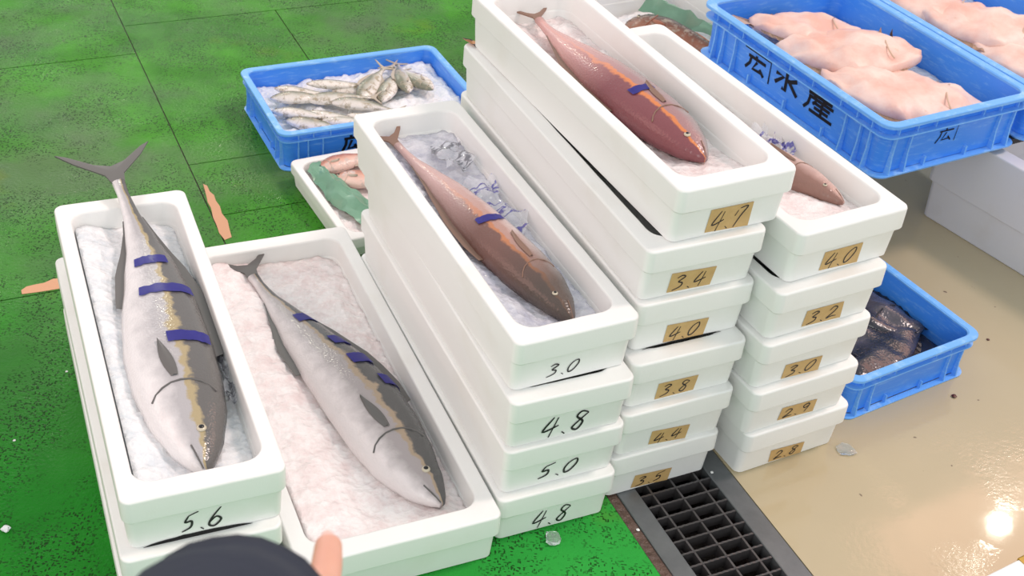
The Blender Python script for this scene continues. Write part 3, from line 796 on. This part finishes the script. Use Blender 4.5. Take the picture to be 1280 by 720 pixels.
fD = fish('large_fish', 'reddish fish with an orange stripe in the topmost box tagged 4.7', 'fish', oD, yD,
     [(.150, .14, .668), (.140, .26, .674), (.125, .42, .676), (.118, .58, .674), (.120, .70, .672), (.125, .76, .672)],
     (-1, .1, 0), .125, .085, M['fishD'], M['fin_brown'], fork=.06, tail_spread=.6)
strip('printed violet strip across the reddish fish tagged 4.7', fD, .33, .03, 60, 110)
oE, yE = EP[5][:2]
fE = fish('large_fish', 'pinkish brown fish in the open box topping the right-hand stack', 'fish', oE, yE,
     [(.200, .105, .560), (.182, .19, .562), (.140, .33, .562), (.100, .47, .560), (.085, .58, .560), (.082, .64, .560)],
     (-1, .1, 0), .085, .06, M['fishE'], M['fin_brown'], fork=.06, tail_spread=.7)

# small silver fish in crate F
SPF = [(0, .12), (.05, .42), (.14, .74), (.28, .98), (.42, 1.0), (.65, .70), (.85, .30), (.95, .18), (1, .2)]
SFL = ['small silver fish at the left wall of the upper left crate, nearer one', 'small silver fish at the left wall of the upper left crate, farther one',
 'small silver fish in the far left corner of the upper left crate', 'small silver fish in the near left corner of the upper left crate', 'small silver fish crossing the near left heap of the upper left crate',
 'small silver fish in the middle of the left heap, upper left crate', 'small silver fish along the near wall, left of centre, upper left crate', 'small silver fish right of the left heap, upper left crate',
 'long silver fish lying farthest back left of centre in the upper left crate', 'long silver fish at the centre of the upper left crate, on the far side', 'small silver fish at the near wall, centre of the upper left crate',
 'upright silver fish just right of centre in the upper left crate, left of two', 'upright silver fish just right of centre in the upper left crate, right of two',
 'upright silver fish in the right end of the upper left crate, left of two', 'upright silver fish in the right end of the upper left crate, right of two']
spots = [(.035, .20, -32, .17), (.05, .255, -12, .18), (.075, .30, -25, .17), (.06, .14, -28, .16), (.13, .17, -42, .18), (.14, .235, -20, .19), (.155, .115, -35, .17), (.205, .19, -28, .18),
         (.17, .30, -14, .20), (.235, .265, -8, .19), (.23, .12, -40, .15), (.285, .175, 48, .18), (.345, .155, 55, .18), (.43, .17, 78, .18), (.50, .15, 105, .19)]
for i, (x, y, a, ln) in enumerate(spots):
    zz = .080+.010*((i*7) % 3)/2+(.008 if x > .28 else 0)
    c, s = math.cos(R_(a)), math.sin(R_(a))
    pth = [(x+c*ln*t, y+s*ln*t, zz+.006*math.sin(3*t+i)) for t in (0, .33, .66, 1)]
    where = ('left' if x < .1 else 'middle' if x < .28 else 'right')
    fish('small_fish', SFL[i], 'fish', (-.6502, 2.9366), 28.85, pth, (-s, c, .25 if i % 2 else -.1), (.046 if x < .28 else .060), .026,
         M['fishF'], M['fin_pale'], group='small silver fish in the upper left crate', fork=.028, NS=14, NR=10, P=SPF, fins=(i > 9), eye_r=.0035)

# flat pale fish (undersides up)
def flatfish(label, o, yaw, c, a, ln, wd, th, zc, mb, mf, tilt=0, group=None, z0=0, name='flat_fish', bend=.1, seed=0):
    root = empty(name, (o[0], o[1], z0), yaw, label, 'fish', group)
    A = R_(a); cx, sx = math.cos(A), math.sin(A)
    def loc(u, v, z):   # u along, v across
        v2 = v+bend*ln*math.sin(math.pi*(u/ln+.5))*.5
        return Vector((c[0]+u*cx-v2*sx, c[1]+u*sx+v2*cx, zc+z+tilt*u))
    NU, NV = 34, 26
    def top(u, v):
        t = u/ln+.5; cc = max(-1, min(1, v/max(half(t), .001))); return th/2*(1-cc*cc)**.4*(math.sin(math.pi*min(1, t*.9+.06))**.5)
    def half(t):  # half width along the length 0 head .. 1 tail
        return wd/2*max(.04, (math.sin(math.pi*min(1, t*.93+.045))**.62))*(1 if t < .55 else 1-.35*((t-.55)/.45)**1.5)
    bm = bmesh.new(); lay = bm.verts.layers.float_vector.new('fs'); loops = []
    for k in range(NU+1):
        t = k/NU; u = (t-.5)*ln; w = half(t); lp = []
        for i in range(NV):
            b = 2*math.pi*i/NV; cc, ss = math.cos(b), math.sin(b)
            z = th/2*math.copysign(abs(ss)**.8, ss)*(math.sin(math.pi*min(1, t*.9+.06))**.5)
            z += th*(.22*noise.noise(Vector((u*9+seed*3, cc*w*9, seed)))+.20*noise.noise(Vector((u*24+seed*3, cc*w*24, seed))))*(1 if ss > 0 else .2)
            if ss > 0: z -= .16*th*math.exp(-((cc*w-.1*wd)/.010)**2)
            v = bm.verts.new(loc(u, w*cc, z)); v[lay] = Vector((t, cc, 0)); lp.append(v)
        loops.append(lp)
    for p, q_ in zip(loops, loops[1:]):
        for i in range(NV):
            j = (i+1) % NV; bm.faces.new((p[i], p[j], q_[j], q_[i]))
    bm.faces.new(loops[0][::-1]); bm.faces.new(loops[-1])
    mesh_obj('body', bm, mb, root, ang=None)
    for sg_ in (1, -1):
        bm = bmesh.new(); inn, out = [], []
        for k in range(31):
            t = .10+.82*k/30; u = (t-.5)*ln; w = half(t)
            e = wd*.10*math.sin(math.pi*(k/30))**.5+.001
            inn.append(loc(u, sg_*w*.96, 0)); out.append(loc(u, sg_*(w+e), (-1)**k*.0022-.004))
        loft(bm, [inn, out], closed=False); bmesh.ops.solidify(bm, geom=bm.faces[:], thickness=.0012)
        mesh_obj('fin_margin', bm, mf, root, smooth=False)
    bm = bmesh.new(); T0 = ln/2-.005
    o1 = [loc(T0, -.012, 0), loc(T0+.05, -.035, -.002), loc(T0+.062, 0, -.002), loc(T0+.05, .035, -.002), loc(T0, .012, 0)]
    f1 = [bm.verts.new(p) for p in o1]; bm.faces.new(f1); bmesh.ops.solidify(bm, geom=bm.faces[:], thickness=.002)
    mesh_obj('tail_fin', bm, mf, root, smooth=False)
    # gill slit & mouth
    bm = bmesh.new()
    gq = [(-ln*.30+.02*math.cos(b), wd*.30*math.sin(b)) for b in [R_(x) for x in range(-70, 71, 14)]]
    tube(bm, [loc(a_, b_, top(a_, b_)+.001) for a_, b_ in gq], .0022, 6)
    mesh_obj('gill_cover', bm, mf, root)
    bm = bmesh.new(); tube(bm, [loc(-ln*.485, .012*k, th*.10) for k in (-1, 0, 1)], .002, 6); mesh_obj('mouth', bm, mf, root)
    return root
gp = 'pale fish in the kanji crate'
flatfish('pale pink fish farthest back in the blue crate with kanji', G, 32.5, (.26, .61), 152, .32, .20, .060, .384, M['flesh'], M['flesh_fin'], group=gp, seed=1, tilt=.05)
flatfish('pale pink fish in the middle of the blue crate with kanji', G, 32.5, (.262, .44), 146, .38, .25, .075, .392, M['flesh'], M['flesh_fin'], group=gp, seed=2, tilt=-.08)
flatfish('pale pink fish at the near end of the blue crate with kanji', G, 32.5, (.250, .21), 138, .42, .27, .070, .384, M['flesh'], M['flesh_fin'], group=gp, seed=3, tilt=.05)
gp = 'pale fish in the cut-off crate'
flatfish('pale pink fish farthest back in the cut-off crate at top right', H_, 32.5, (.20, .60), 130, .38, .23, .075, .392, M['flesh'], M['flesh_fin'], group=gp, seed=4)
flatfish('pale pink fish in the middle of the cut-off crate at top right', H_, 32.5, (.25, .43), 122, .44, .25, .080, .398, M['flesh'], M['flesh_fin'], group=gp, seed=5)
flatfish('pale pink fish nearest in the cut-off crate at top right', H_, 32.5, (.25, .20), 128, .38, .25, .070, .384, M['flesh'], M['flesh_fin'], group=gp, seed=6)
for k_, (x, y, a) in enumerate(((.365, .43, 35), (.395, .405, 50))):
    bm = bmesh.new(); n = 7; r1 = []; r2 = []
    for i in range(n):
        t = i/(n-1); r1.append(Vector((.05*t, .004*math.sin(5*t), .0))); r2.append(Vector((.05*t+.004, .010, .034*math.sin(math.pi*(.15+.8*t)))))
    loft(bm, [r1, r2], closed=False); bmesh.ops.solidify(bm, geom=bm.faces[:], thickness=.003)
    o_ = mesh_obj('fin_flap', bm, M['fin_brown'] if k_ else M['flesh_fin'], None, ang=60)
    a0 = R_(32.5); o_.location = (G[0]+x*math.cos(a0)-y*math.sin(a0), G[1]+x*math.sin(a0)+y*math.cos(a0), .405); o_.rotation_euler = (0, 0, R_(32.5+a))
    tag(o_, ['pale fin flap standing up behind the middle fish of the kanji crate', 'dark brown gill flap beside the middle fish of the kanji crate'][k_], 'fin')
gp = 'black fish in the crate behind the right-hand stack'
oI = (.7562, 2.1497)
flatfish('black speckled fish at the near end of its blue crate', oI, 34.5, (.20, .120), 10, .32, .17, .040, .050, M['darkfish'], M['dark_fin'], group=gp, seed=7)
flatfish('black fish lying along the right wall of its blue crate', oI, 34.5, (.275, .31), 108, .40, .17, .045, .058, M['darkfish'], M['dark_fin'], group=gp, seed=8)
flatfish('black fish at the left wall of its blue crate, mostly behind the foam stack', oI, 34.5, (.125, .36), 80, .38, .16, .045, .056, M['darkfish'], M['dark_fin'], group=gp, seed=9)

# pink fish and green sheet in tray K
oK, yK = (-.411, 2.563), 31.6
for i, (pth, lb) in enumerate([([(.055, .345, .050), (.11, .355, .056), (.17, .36, .056), (.24, .35, .050)], 'pink fish at the far end of the low foam tray'),
                               ([(.085, .30, .050), (.13, .27, .056), (.19, .24, .056), (.24, .20, .050)], 'pink-orange fish in the middle of the low foam tray')]):
    fish('pink_fish', lb, 'fish', oK, yK, pth, (-.1, 1, .1), .062, .035, M['pinkfish'], M['fin_pale'], fork=.03, NS=16, NR=12, P=SPF, eye_r=.005, group='pink fish in the low foam tray')
def sheet(name, label, o, yaw, outline_grid, mat, cat, th=.0015):
    bm = bmesh.new(); loft(bm, [[Vector(p) for p in row] for row in outline_grid], closed=False)
    bmesh.ops.subdivide_edges(bm, edges=bm.edges[:], cuts=5, use_grid_fill=True)
    for v in bm.verts: v.co.z += .011*noise.noise(Vector((v.co.x*38, v.co.y*26, 5)))+.005*noise.noise(Vector((v.co.x*95, v.co.y*60, 9))); v.co.x += .008*noise.noise(Vector((v.co.x*30, v.co.y*30, 2)))
    bmesh.ops.solidify(bm, geom=bm.faces[:], thickness=th)
    o_ = mesh_obj(name, bm, mat, None, ang=25); o_.location = (o[0], o[1], 0); o_.rotation_euler = (0, 0, R_(yaw))
    return tag(o_, label, cat)
sheet('plastic_sheet', 'crumpled green plastic sheet beside the pink fish in the low tray', oK, yK,
      [[(.030, .345, .058), (.050, .365, .062), (.075, .372, .064)], [(.034, .29, .050), (.062, .31, .066), (.085, .315, .060)], [(.040, .22, .045), (.075, .24, .070), (.105, .235, .056)],
       [(.055, .14, .045), (.095, .16, .066), (.13, .17, .050)], [(.075, .06, .045), (.12, .08, .060), (.16, .09, .050)]], M['greenfilm'], 'plastic sheet')

# mottled fish and green net in tub L
oL, yL = (.4275, 2.883), 32.5
RPF = [(0, .35), (.05, .65), (.14, .92), (.3, 1.0), (.45, .85), (.65, .55), (.85, .28), (.95, .22), (1, .24)]
fL = fish('mottled_fish', 'mottled brown spiny fish in the tub behind the tagged stacks', 'fish', oL, yL,
     [(.255, .70, .225), (.29, .62, .235), (.335, .52, .238), (.38, .42, .235), (.415, .34, .228)], (.9, .4, .15), .135, .095, M['rockfish'], M['rock_fin'], fork=.05, tail_spread=.7, P=RPF)
fish('mottled_fish', 'rusty brown fish beside the kanji crate in the same tub', 'fish', oL, yL,
     [(.20, .58, .215), (.24, .49, .222), (.29, .40, .224), (.335, .31, .220)], (.9, .4, .1), .085, .07, M['rockfish'], M['rock_fin'], fork=.05, tail_spread=.7, P=RPF)
bm = bmesh.new()
ice('ice in the tub holding the mottled brown fish', oL, yL, .56, .88, .045, .05, lambda x, y: .195, .04, 'ice', seed=12, res=.015)
sheet('green_netting', 'green netting laid over the tail of the mottled fish', oL, yL,
      [[(.36, .80, .22), (.39, .80, .26), (.43, .79, .25)], [(.385, .70, .235), (.41, .70, .275), (.45, .70, .24)], [(.41, .60, .24), (.435, .60, .27), (.465, .60, .25)], [(.435, .50, .245), (.46, .50, .265), (.485, .50, .25)], [(.46, .40, .25), (.48, .41, .262), (.50, .42, .25)]], M['greenfilm'], 'netting')
def film_mat(name, ink):
    m = new_mat(name, (.80, .82, .88), .12); v = coords(m, scale=(1, 2.2, 1), rot=(0, 0, .6))
    w_ = ramp(m, noise_tex(m, v, 13, 3, .6), [(.50, (0, 0, 0)), (.53, (1, 1, 1)), (.56, (1, 1, 1)), (.59, (0, 0, 0))])
    setc(m, mixc(m, w_, (.82, .84, .90), ink))
    al = mth(m, 'ADD', mth(m, 'MULTIPLY', w_, .5), .22); LK(m, al, bsdf(m).inputs['Alpha']); return m
M['violetfilm'] = film_mat('clear_film_with_violet_print', (.14, .13, .45)); M['greyfilm'] = film_mat('wet_clear_film', (.22, .22, .25))
def filmsheet(label, o, yaw, x0, x1, y0, y1, z, mat):
    rows = [[(x0+(x1-x0)*i/4+.012*math.sin(j*1.7), y0+(y1-y0)*j/5+.010*math.sin(i*2.1), z+.006*math.sin(i*2+j)) for i in range(5)] for j in range(6)]
    return sheet('plastic_film', label, o, yaw, rows, M[mat], 'plastic film', th=.0006)
filmsheet('crumpled clear film with violet print beside the fish on the four-high stack', CP[4][0], CP[4][1], .135, .205, .36, .56, .449, 'violetfilm')
filmsheet('crumpled clear film at the far end of the four-high stack top box', CP[4][0], CP[4][1], .13, .20, .62, .73, .446, 'greyfilm')
filmsheet('wet clear film between fish and right wall of the box marked 5.6', oA, yA, .212, .228, .22, .62, .330, 'greyfilm')
filmsheet('clear film with violet print in the open box of the right-hand stack', EP[5][0], EP[5][1], .185, .228, .28, .40, .572, 'violetfilm')
# fin tip and white box corner glimpsed behind the middle stack
bm = bmesh.new()
pt = [(0, 0, 0), (.016, -.010, .002), (.040, -.014, .001), (.060, -.020, -.003), (.045, .004, 0), (.02, .006, .001)]
bm.faces.new([bm.verts.new(p) for p in pt]); bmesh.ops.solidify(bm, geom=bm.faces[:], thickness=.004)
M['orangefin'] = new_mat('orange_black_fin', (.5, .2, .06), .4)
setc(M['orangefin'], mixc(M['orangefin'], ramp(M['orangefin'], noise_tex(M['orangefin'], coords(M['orangefin']), 45, 3), [(.48, (0, 0, 0)), (.54, (1, 1, 1))]), (.02, .012, .01), (.65, .32, .14)))
ft = mesh_obj('fin_tip', bm, M['orangefin'], None, smooth=False); ft.location = (-.168, 2.632, .5975); ft.rotation_euler = (0, 0, R_(-30))
tag(ft, 'orange and black fin tip poking out at the far corner of the middle stack', 'fin')

# ------------------------------------------------------------------ floors and drain (u along u28, v along v28)
def uv(u, v, z=0): return u28*u+v28*v+Vector((0, 0, z))
def slab(bm, u0, u1, v0, v1, z0, z1, gap=.002, jag=None):
    vs = []
    for z in (z0, z1):
        for u, v in ((u0+gap, v0+gap), (u1-gap, v0+gap), (u1-gap, v1-gap), (u0+gap, v1-gap)):
            vs.append(bm.verts.new(uv(u, v, z)))
    for f in ((0, 3, 2, 1), (4, 5, 6, 7), (0, 1, 5, 4), (1, 2, 6, 5), (2, 3, 7, 6), (3, 0, 4, 7)): bm.faces.new([vs[i] for i in f])
floor = empty('floor', (0, 0, 0)); tag(floor, 'wet green and beige market floor', 'floor', kind='structure')
bm = bmesh.new(); slab(bm, -4, 1.078, -1, 7, -.25, -.004, 0); slab(bm, 1.078, 2.1, 2.75, 7, -.25, -.004, 0)
sub = mesh_obj('subfloor', bm, M['dirt'], floor, smooth=False)
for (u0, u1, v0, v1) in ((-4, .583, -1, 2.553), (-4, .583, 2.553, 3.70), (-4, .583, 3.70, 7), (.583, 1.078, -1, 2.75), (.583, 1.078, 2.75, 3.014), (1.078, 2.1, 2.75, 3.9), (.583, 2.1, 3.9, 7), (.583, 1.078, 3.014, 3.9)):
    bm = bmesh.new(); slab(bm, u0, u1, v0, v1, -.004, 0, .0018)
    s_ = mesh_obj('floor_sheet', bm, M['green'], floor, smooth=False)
bm = bmesh.new(); slab(bm, 1.357, 2.1, -1, 2.75, -.25, 0, 0); slab(bm, 2.1, 7, -1, 8, -.25, 0, 0); mesh_obj('beige_floor', bm, M['beige'], floor, smooth=False)
# worn patches showing the tan underlay
def patch(pts):
    bm = bmesh.new(); z = .0012
    bm.faces.new([bm.verts.new((x, y, z)) for x, y in pts])
    r = bmesh.ops.extrude_face_region(bm, geom=bm.faces[:])
    for e in r['geom']:
        if isinstance(e, bmesh.types.BMVert): e.co.z = .0002
    bmesh.ops.triangulate(bm, faces=bm.faces[:])
    mesh_obj('worn_patch', bm, M['bare'], floor, smooth=False)
patch([(-1.118, 2.308), (-1.125, 2.322), (-1.118, 2.338), (-1.100, 2.350), (-1.085, 2.358), (-1.070, 2.377), (-1.050, 2.384), (-1.03, 2.392), (-.99, 2.40), (-.98, 2.375), (-1.03, 2.350), (-1.065, 2.332), (-1.09, 2.32)])
patch([(-.838, 2.848), (-.826, 2.842), (-.812, 2.815), (-.797, 2.80), (-.786, 2.775), (-.770, 2.752), (-.757, 2.72), (-.735, 2.69), (-.722, 2.655), (-.708, 2.62), (-.722, 2.605), (-.742, 2.632), (-.757, 2.665), (-.775, 2.70), (-.790, 2.74), (-.805, 2.765), (-.818, 2.80)])
# drain
dr = empty('floor_drain', (0, 0, 0)); tag(dr, 'black steel drain grating between the green and the beige floor', 'drain')
for (a, b) in ((1.100, 1.142), (1.308, 1.355)):
    bm = bmesh.new(); slab(bm, a, b, .2, 2.75, -.03, .001, 0)
    bmesh.ops.bevel(bm, geom=bm.edges[:], offset=.0015, segments=1, affect='EDGES')
    mesh_obj('drain_frame', bm, M['frame'], dr, smooth=False)
bm = bmesh.new(); slab(bm, 1.0785, 1.357, .1, 2.75, -.25, -.16, 0); slab(bm, 1.142, 1.1425, .2, 2.75, -.16, -.03, 0); slab(bm, 1.3075, 1.308, .2, 2.75, -.16, -.03, 0)
mesh_obj('drain_channel', bm, M['pit'], dr, smooth=False)
bm = bmesh.new(); slab(bm, 1.0785, 1.0995, .2, 2.75, -.03, -.003, 0)
bmesh.ops.subdivide_edges(bm, edges=bm.edges[:], cuts=0)
mesh_obj('grime_gap', bm, M['dirt'], dr, smooth=False)
gr = empty('drain_grating', (0, 0, 0)); gr.parent = dr
for fr_ in (.17, .5, .835):
    u = 1.142+.166*fr_; bm = bmesh.new(); slab(bm, u-.0022, u+.0022, .25, 2.74, -.032, -.002, 0)
    mesh_obj('bearing_bar', bm, M['grate'], gr, smooth=False)
bar = None; v = 1.0; ph = 0
P0 = Vector((.41, 1.70, 0)).dot(v28)
vv = P0-.0326*14
while vv < P0+.0326*13:
    if bar is None:
        bm = bmesh.new()
        n = 26; A, B = [], []
        for i in range(n+1):
            u = 1.1422+.1656*i/n; z = -.0015+(.0012 if i % 2 else 0); A.append((u, z))
        loops = [[uv(u, -.0022, -.026) for u, z in A], [uv(u, -.0022, z) for u, z in A], [uv(u, .0022, z) for u, z in A], [uv(u, .0022, -.026) for u, z in A]]
        loft(bm, loops, closed=False)
        bar = mesh_obj('cross_bar', bm, M['grate'], gr, smooth=False); o_ = bar
    else:
        o_ = bar.copy(); COL.objects.link(o_)
    o_.location = v28*vv; vv += .0326
# little bits of ice and scraps on the floor
def chunk(label, x, y, r, z=.0, mat='clearice', flat=.4, name='ice_chip', cat='ice', seed=0, group=None):
    bm = bmesh.new(); bmesh.ops.create_icosphere(bm, subdivisions=2, radius=r)
    for v_ in bm.verts:
        v_.co *= 1+.35*noise.noise(v_.co*(1.6/r)+Vector((seed, 0, 0))); v_.co.z *= flat
    mz = min(v_.co.z for v_ in bm.verts)
    for v_ in bm.verts: v_.co.z -= mz
    o_ = mesh_obj(name, bm, M[mat], None, ang=20); o_.location = (x, y, z); return tag(o_, label, cat, group)
chunk('clear flat ice chip on the beige floor in front of the right-hand stack', .748, 2.067, .020, flat=.16, seed=2)
chunk('wet clear ice lump at the foot of the four-high stack', .128, 1.722, .017, flat=.45, seed=3)
chunk('white ice crumb alone on the green floor at the far left', -.888, 1.607, .008, mat='ice', flat=.6, seed=5)
chunk('tiny white foam crumb on the drain frame near the middle stack', .452, 1.955, .0035, mat='foam', z=.001, name='foam_crumb', cat='foam crumb', seed=6)
chunk('tiny white foam crumb in the grime left of the drain', .295, 1.775, .0035, mat='foam', z=-.003, name='foam_crumb', cat='foam crumb', seed=7)
M['blood'] = new_mat('dark_red_scrap', (.07, .01, .01), .3)
chunk('dark red scrap on the beige floor below the crate of black fish', 1.029, 2.287, .006, mat='blood', name='fish_scrap', cat='scrap', seed=8)
chunk('small dark red scrap on the beige floor right of the crate of black fish', 1.163, 2.519, .004, mat='blood', name='fish_scrap', cat='scrap', seed=9)
for i, (x, y) in enumerate(((-.93, 2.06), (-.80, 1.98), (-.76, 1.80), (-.96, 1.84), (.02, 1.60))):
    chunk('tiny white crumb on the green floor ' + ('left of the left stack, farthest one', 'touching the left stack, middle of its side', 'touching the left stack, nearest one', 'left of the left stack, outermost one', 'in front of the four-high stack')[i],
          x, y, .0028, mat='foam', name='foam_crumb', cat='foam crumb', seed=20+i, group='tiny crumbs on the green floor')

# ------------------------------------------------------------------ the pointing arm
person = empty('person', (-.1, .2, 1.35)); tag(person, 'person reaching in from the bottom edge, navy sleeve, one finger pointing', 'person')
off = -Vector((-.1, .2, 1.35))
def skin_obj(name, verts, edges, radii, mat, root=0, sub=2):
    me = bpy.data.meshes.new(name); me.from_pydata([Vector(v)+off for v in verts], edges, [])
    me.materials.append(mat)
    o_ = bpy.data.objects.new(name, me); COL.objects.link(o_); o_.parent = person
    m1 = o_.modifiers.new('skin', 'SKIN'); m1.use_smooth_shade = True
    sv = me.skin_vertices[0].data
    for i, r in enumerate(radii): sv[i].radius = (r, r) if not isinstance(r, tuple) else r; sv[i].use_root = (i == root)
    m2 = o_.modifiers.new('sub', 'SUBSURF'); m2.levels = sub; m2.render_levels = sub
    return o_
HV = [(-.082, .10, 1.50), (-.100, .30, 1.425), (-.104, .375, 1.358), (-.101, .405, 1.330), (-.098, .432, 1.305),   # 0-4 forearm, wrist, palm
      (-.090, .470, 1.272), (-.0905, .492, 1.264), (-.092, .513, 1.262), (-.0945, .532, 1.2595),                        # 5-8 index
      (-.110, .468, 1.268), (-.112, .482, 1.246), (-.112, .470, 1.228), (-.111, .455, 1.226),                            # 9-12 middle, curled
      (-.127, .462, 1.265), (-.130, .473, 1.243), (-.129, .460, 1.228), (-.127, .447, 1.228),                            # 13-16 ring
      (-.143, .452, 1.264), (-.147, .460, 1.246), (-.145, .448, 1.234), (-.142, .438, 1.235),                            # 17-20 little
      (-.080, .425, 1.290), (-.082, .446, 1.268), (-.095, .458, 1.252)]                                                # 21-23 thumb
HE = [(0, 1), (1, 2), (2, 3), (3, 4), (4, 5), (5, 6), (6, 7), (7, 8), (4, 9), (9, 10), (10, 11), (11, 12), (4, 13), (13, 14), (14, 15), (15, 16),
      (3, 17), (17, 18), (18, 19), (19, 20), (3, 21), (21, 22), (22, 23)]
HR = [.040, .034, .026, .027, .024, .0115, .0105, .0100, .0086] + [.0105, .009, .0085, .0078]*2 + [.009, .008, .0075, .007] + [.012, .010, .0085]
skin_obj('hand_and_forearm', HV, HE, HR, M['skin'])
# sleeve: thick tapered tube with folds, open at the cuff
axis = catmull([(-.060, -.16, 1.50), (-.068, .02, 1.505), (-.087, .16, 1.484), (-.104, .29, 1.418), (-.114, .383, 1.346)], 8)
rad = []
bm = bmesh.new(); loops = []
nA = len(axis)
for k, p in enumerate(axis):
    T = (axis[min(k+1, nA-1)]-axis[max(k-1, 0)]).normalized(); A_ = T.cross(Vector((0, 0, 1))).normalized(); B_ = A_.cross(T)
    t = k/(nA-1); r = .068-.020*t
    r += .0025*math.sin(t*38)+(.003 if t > .93 else 0)
    loops.append([p+off+(A_*math.cos(2*math.pi*i/28)+B_*math.sin(2*math.pi*i/28))*(r*(1+.06*noise.noise(Vector((i*.35, t*9, 1))))) for i in range(28)])
inner = []
for k in (nA-1, nA-2, nA-4):
    p = axis[k]+off; inner.append([p+(v-p)*.93 for v in loops[k]])
loft(bm, loops+inner, cap0=True)
mesh_obj('sleeve', bm, M['navy'], person, ang=None)['label'] = 'dark navy jacket sleeve'
bm = bmesh.new(); bmesh.ops.create_uvsphere(bm, u_segments=10, v_segments=8, radius=.0052)
bmesh.ops.scale(bm, vec=(.85, 1.1, .35), verts=bm.verts)
nl_ = mesh_obj('fingernail', bm, M['nail'], person, ang=None); nl_.location = Vector((-.0945, .527, 1.2655))+off; nl_.rotation_euler = Vector((.05, -.35, .92)).to_track_quat('Z', 'Y').to_euler()
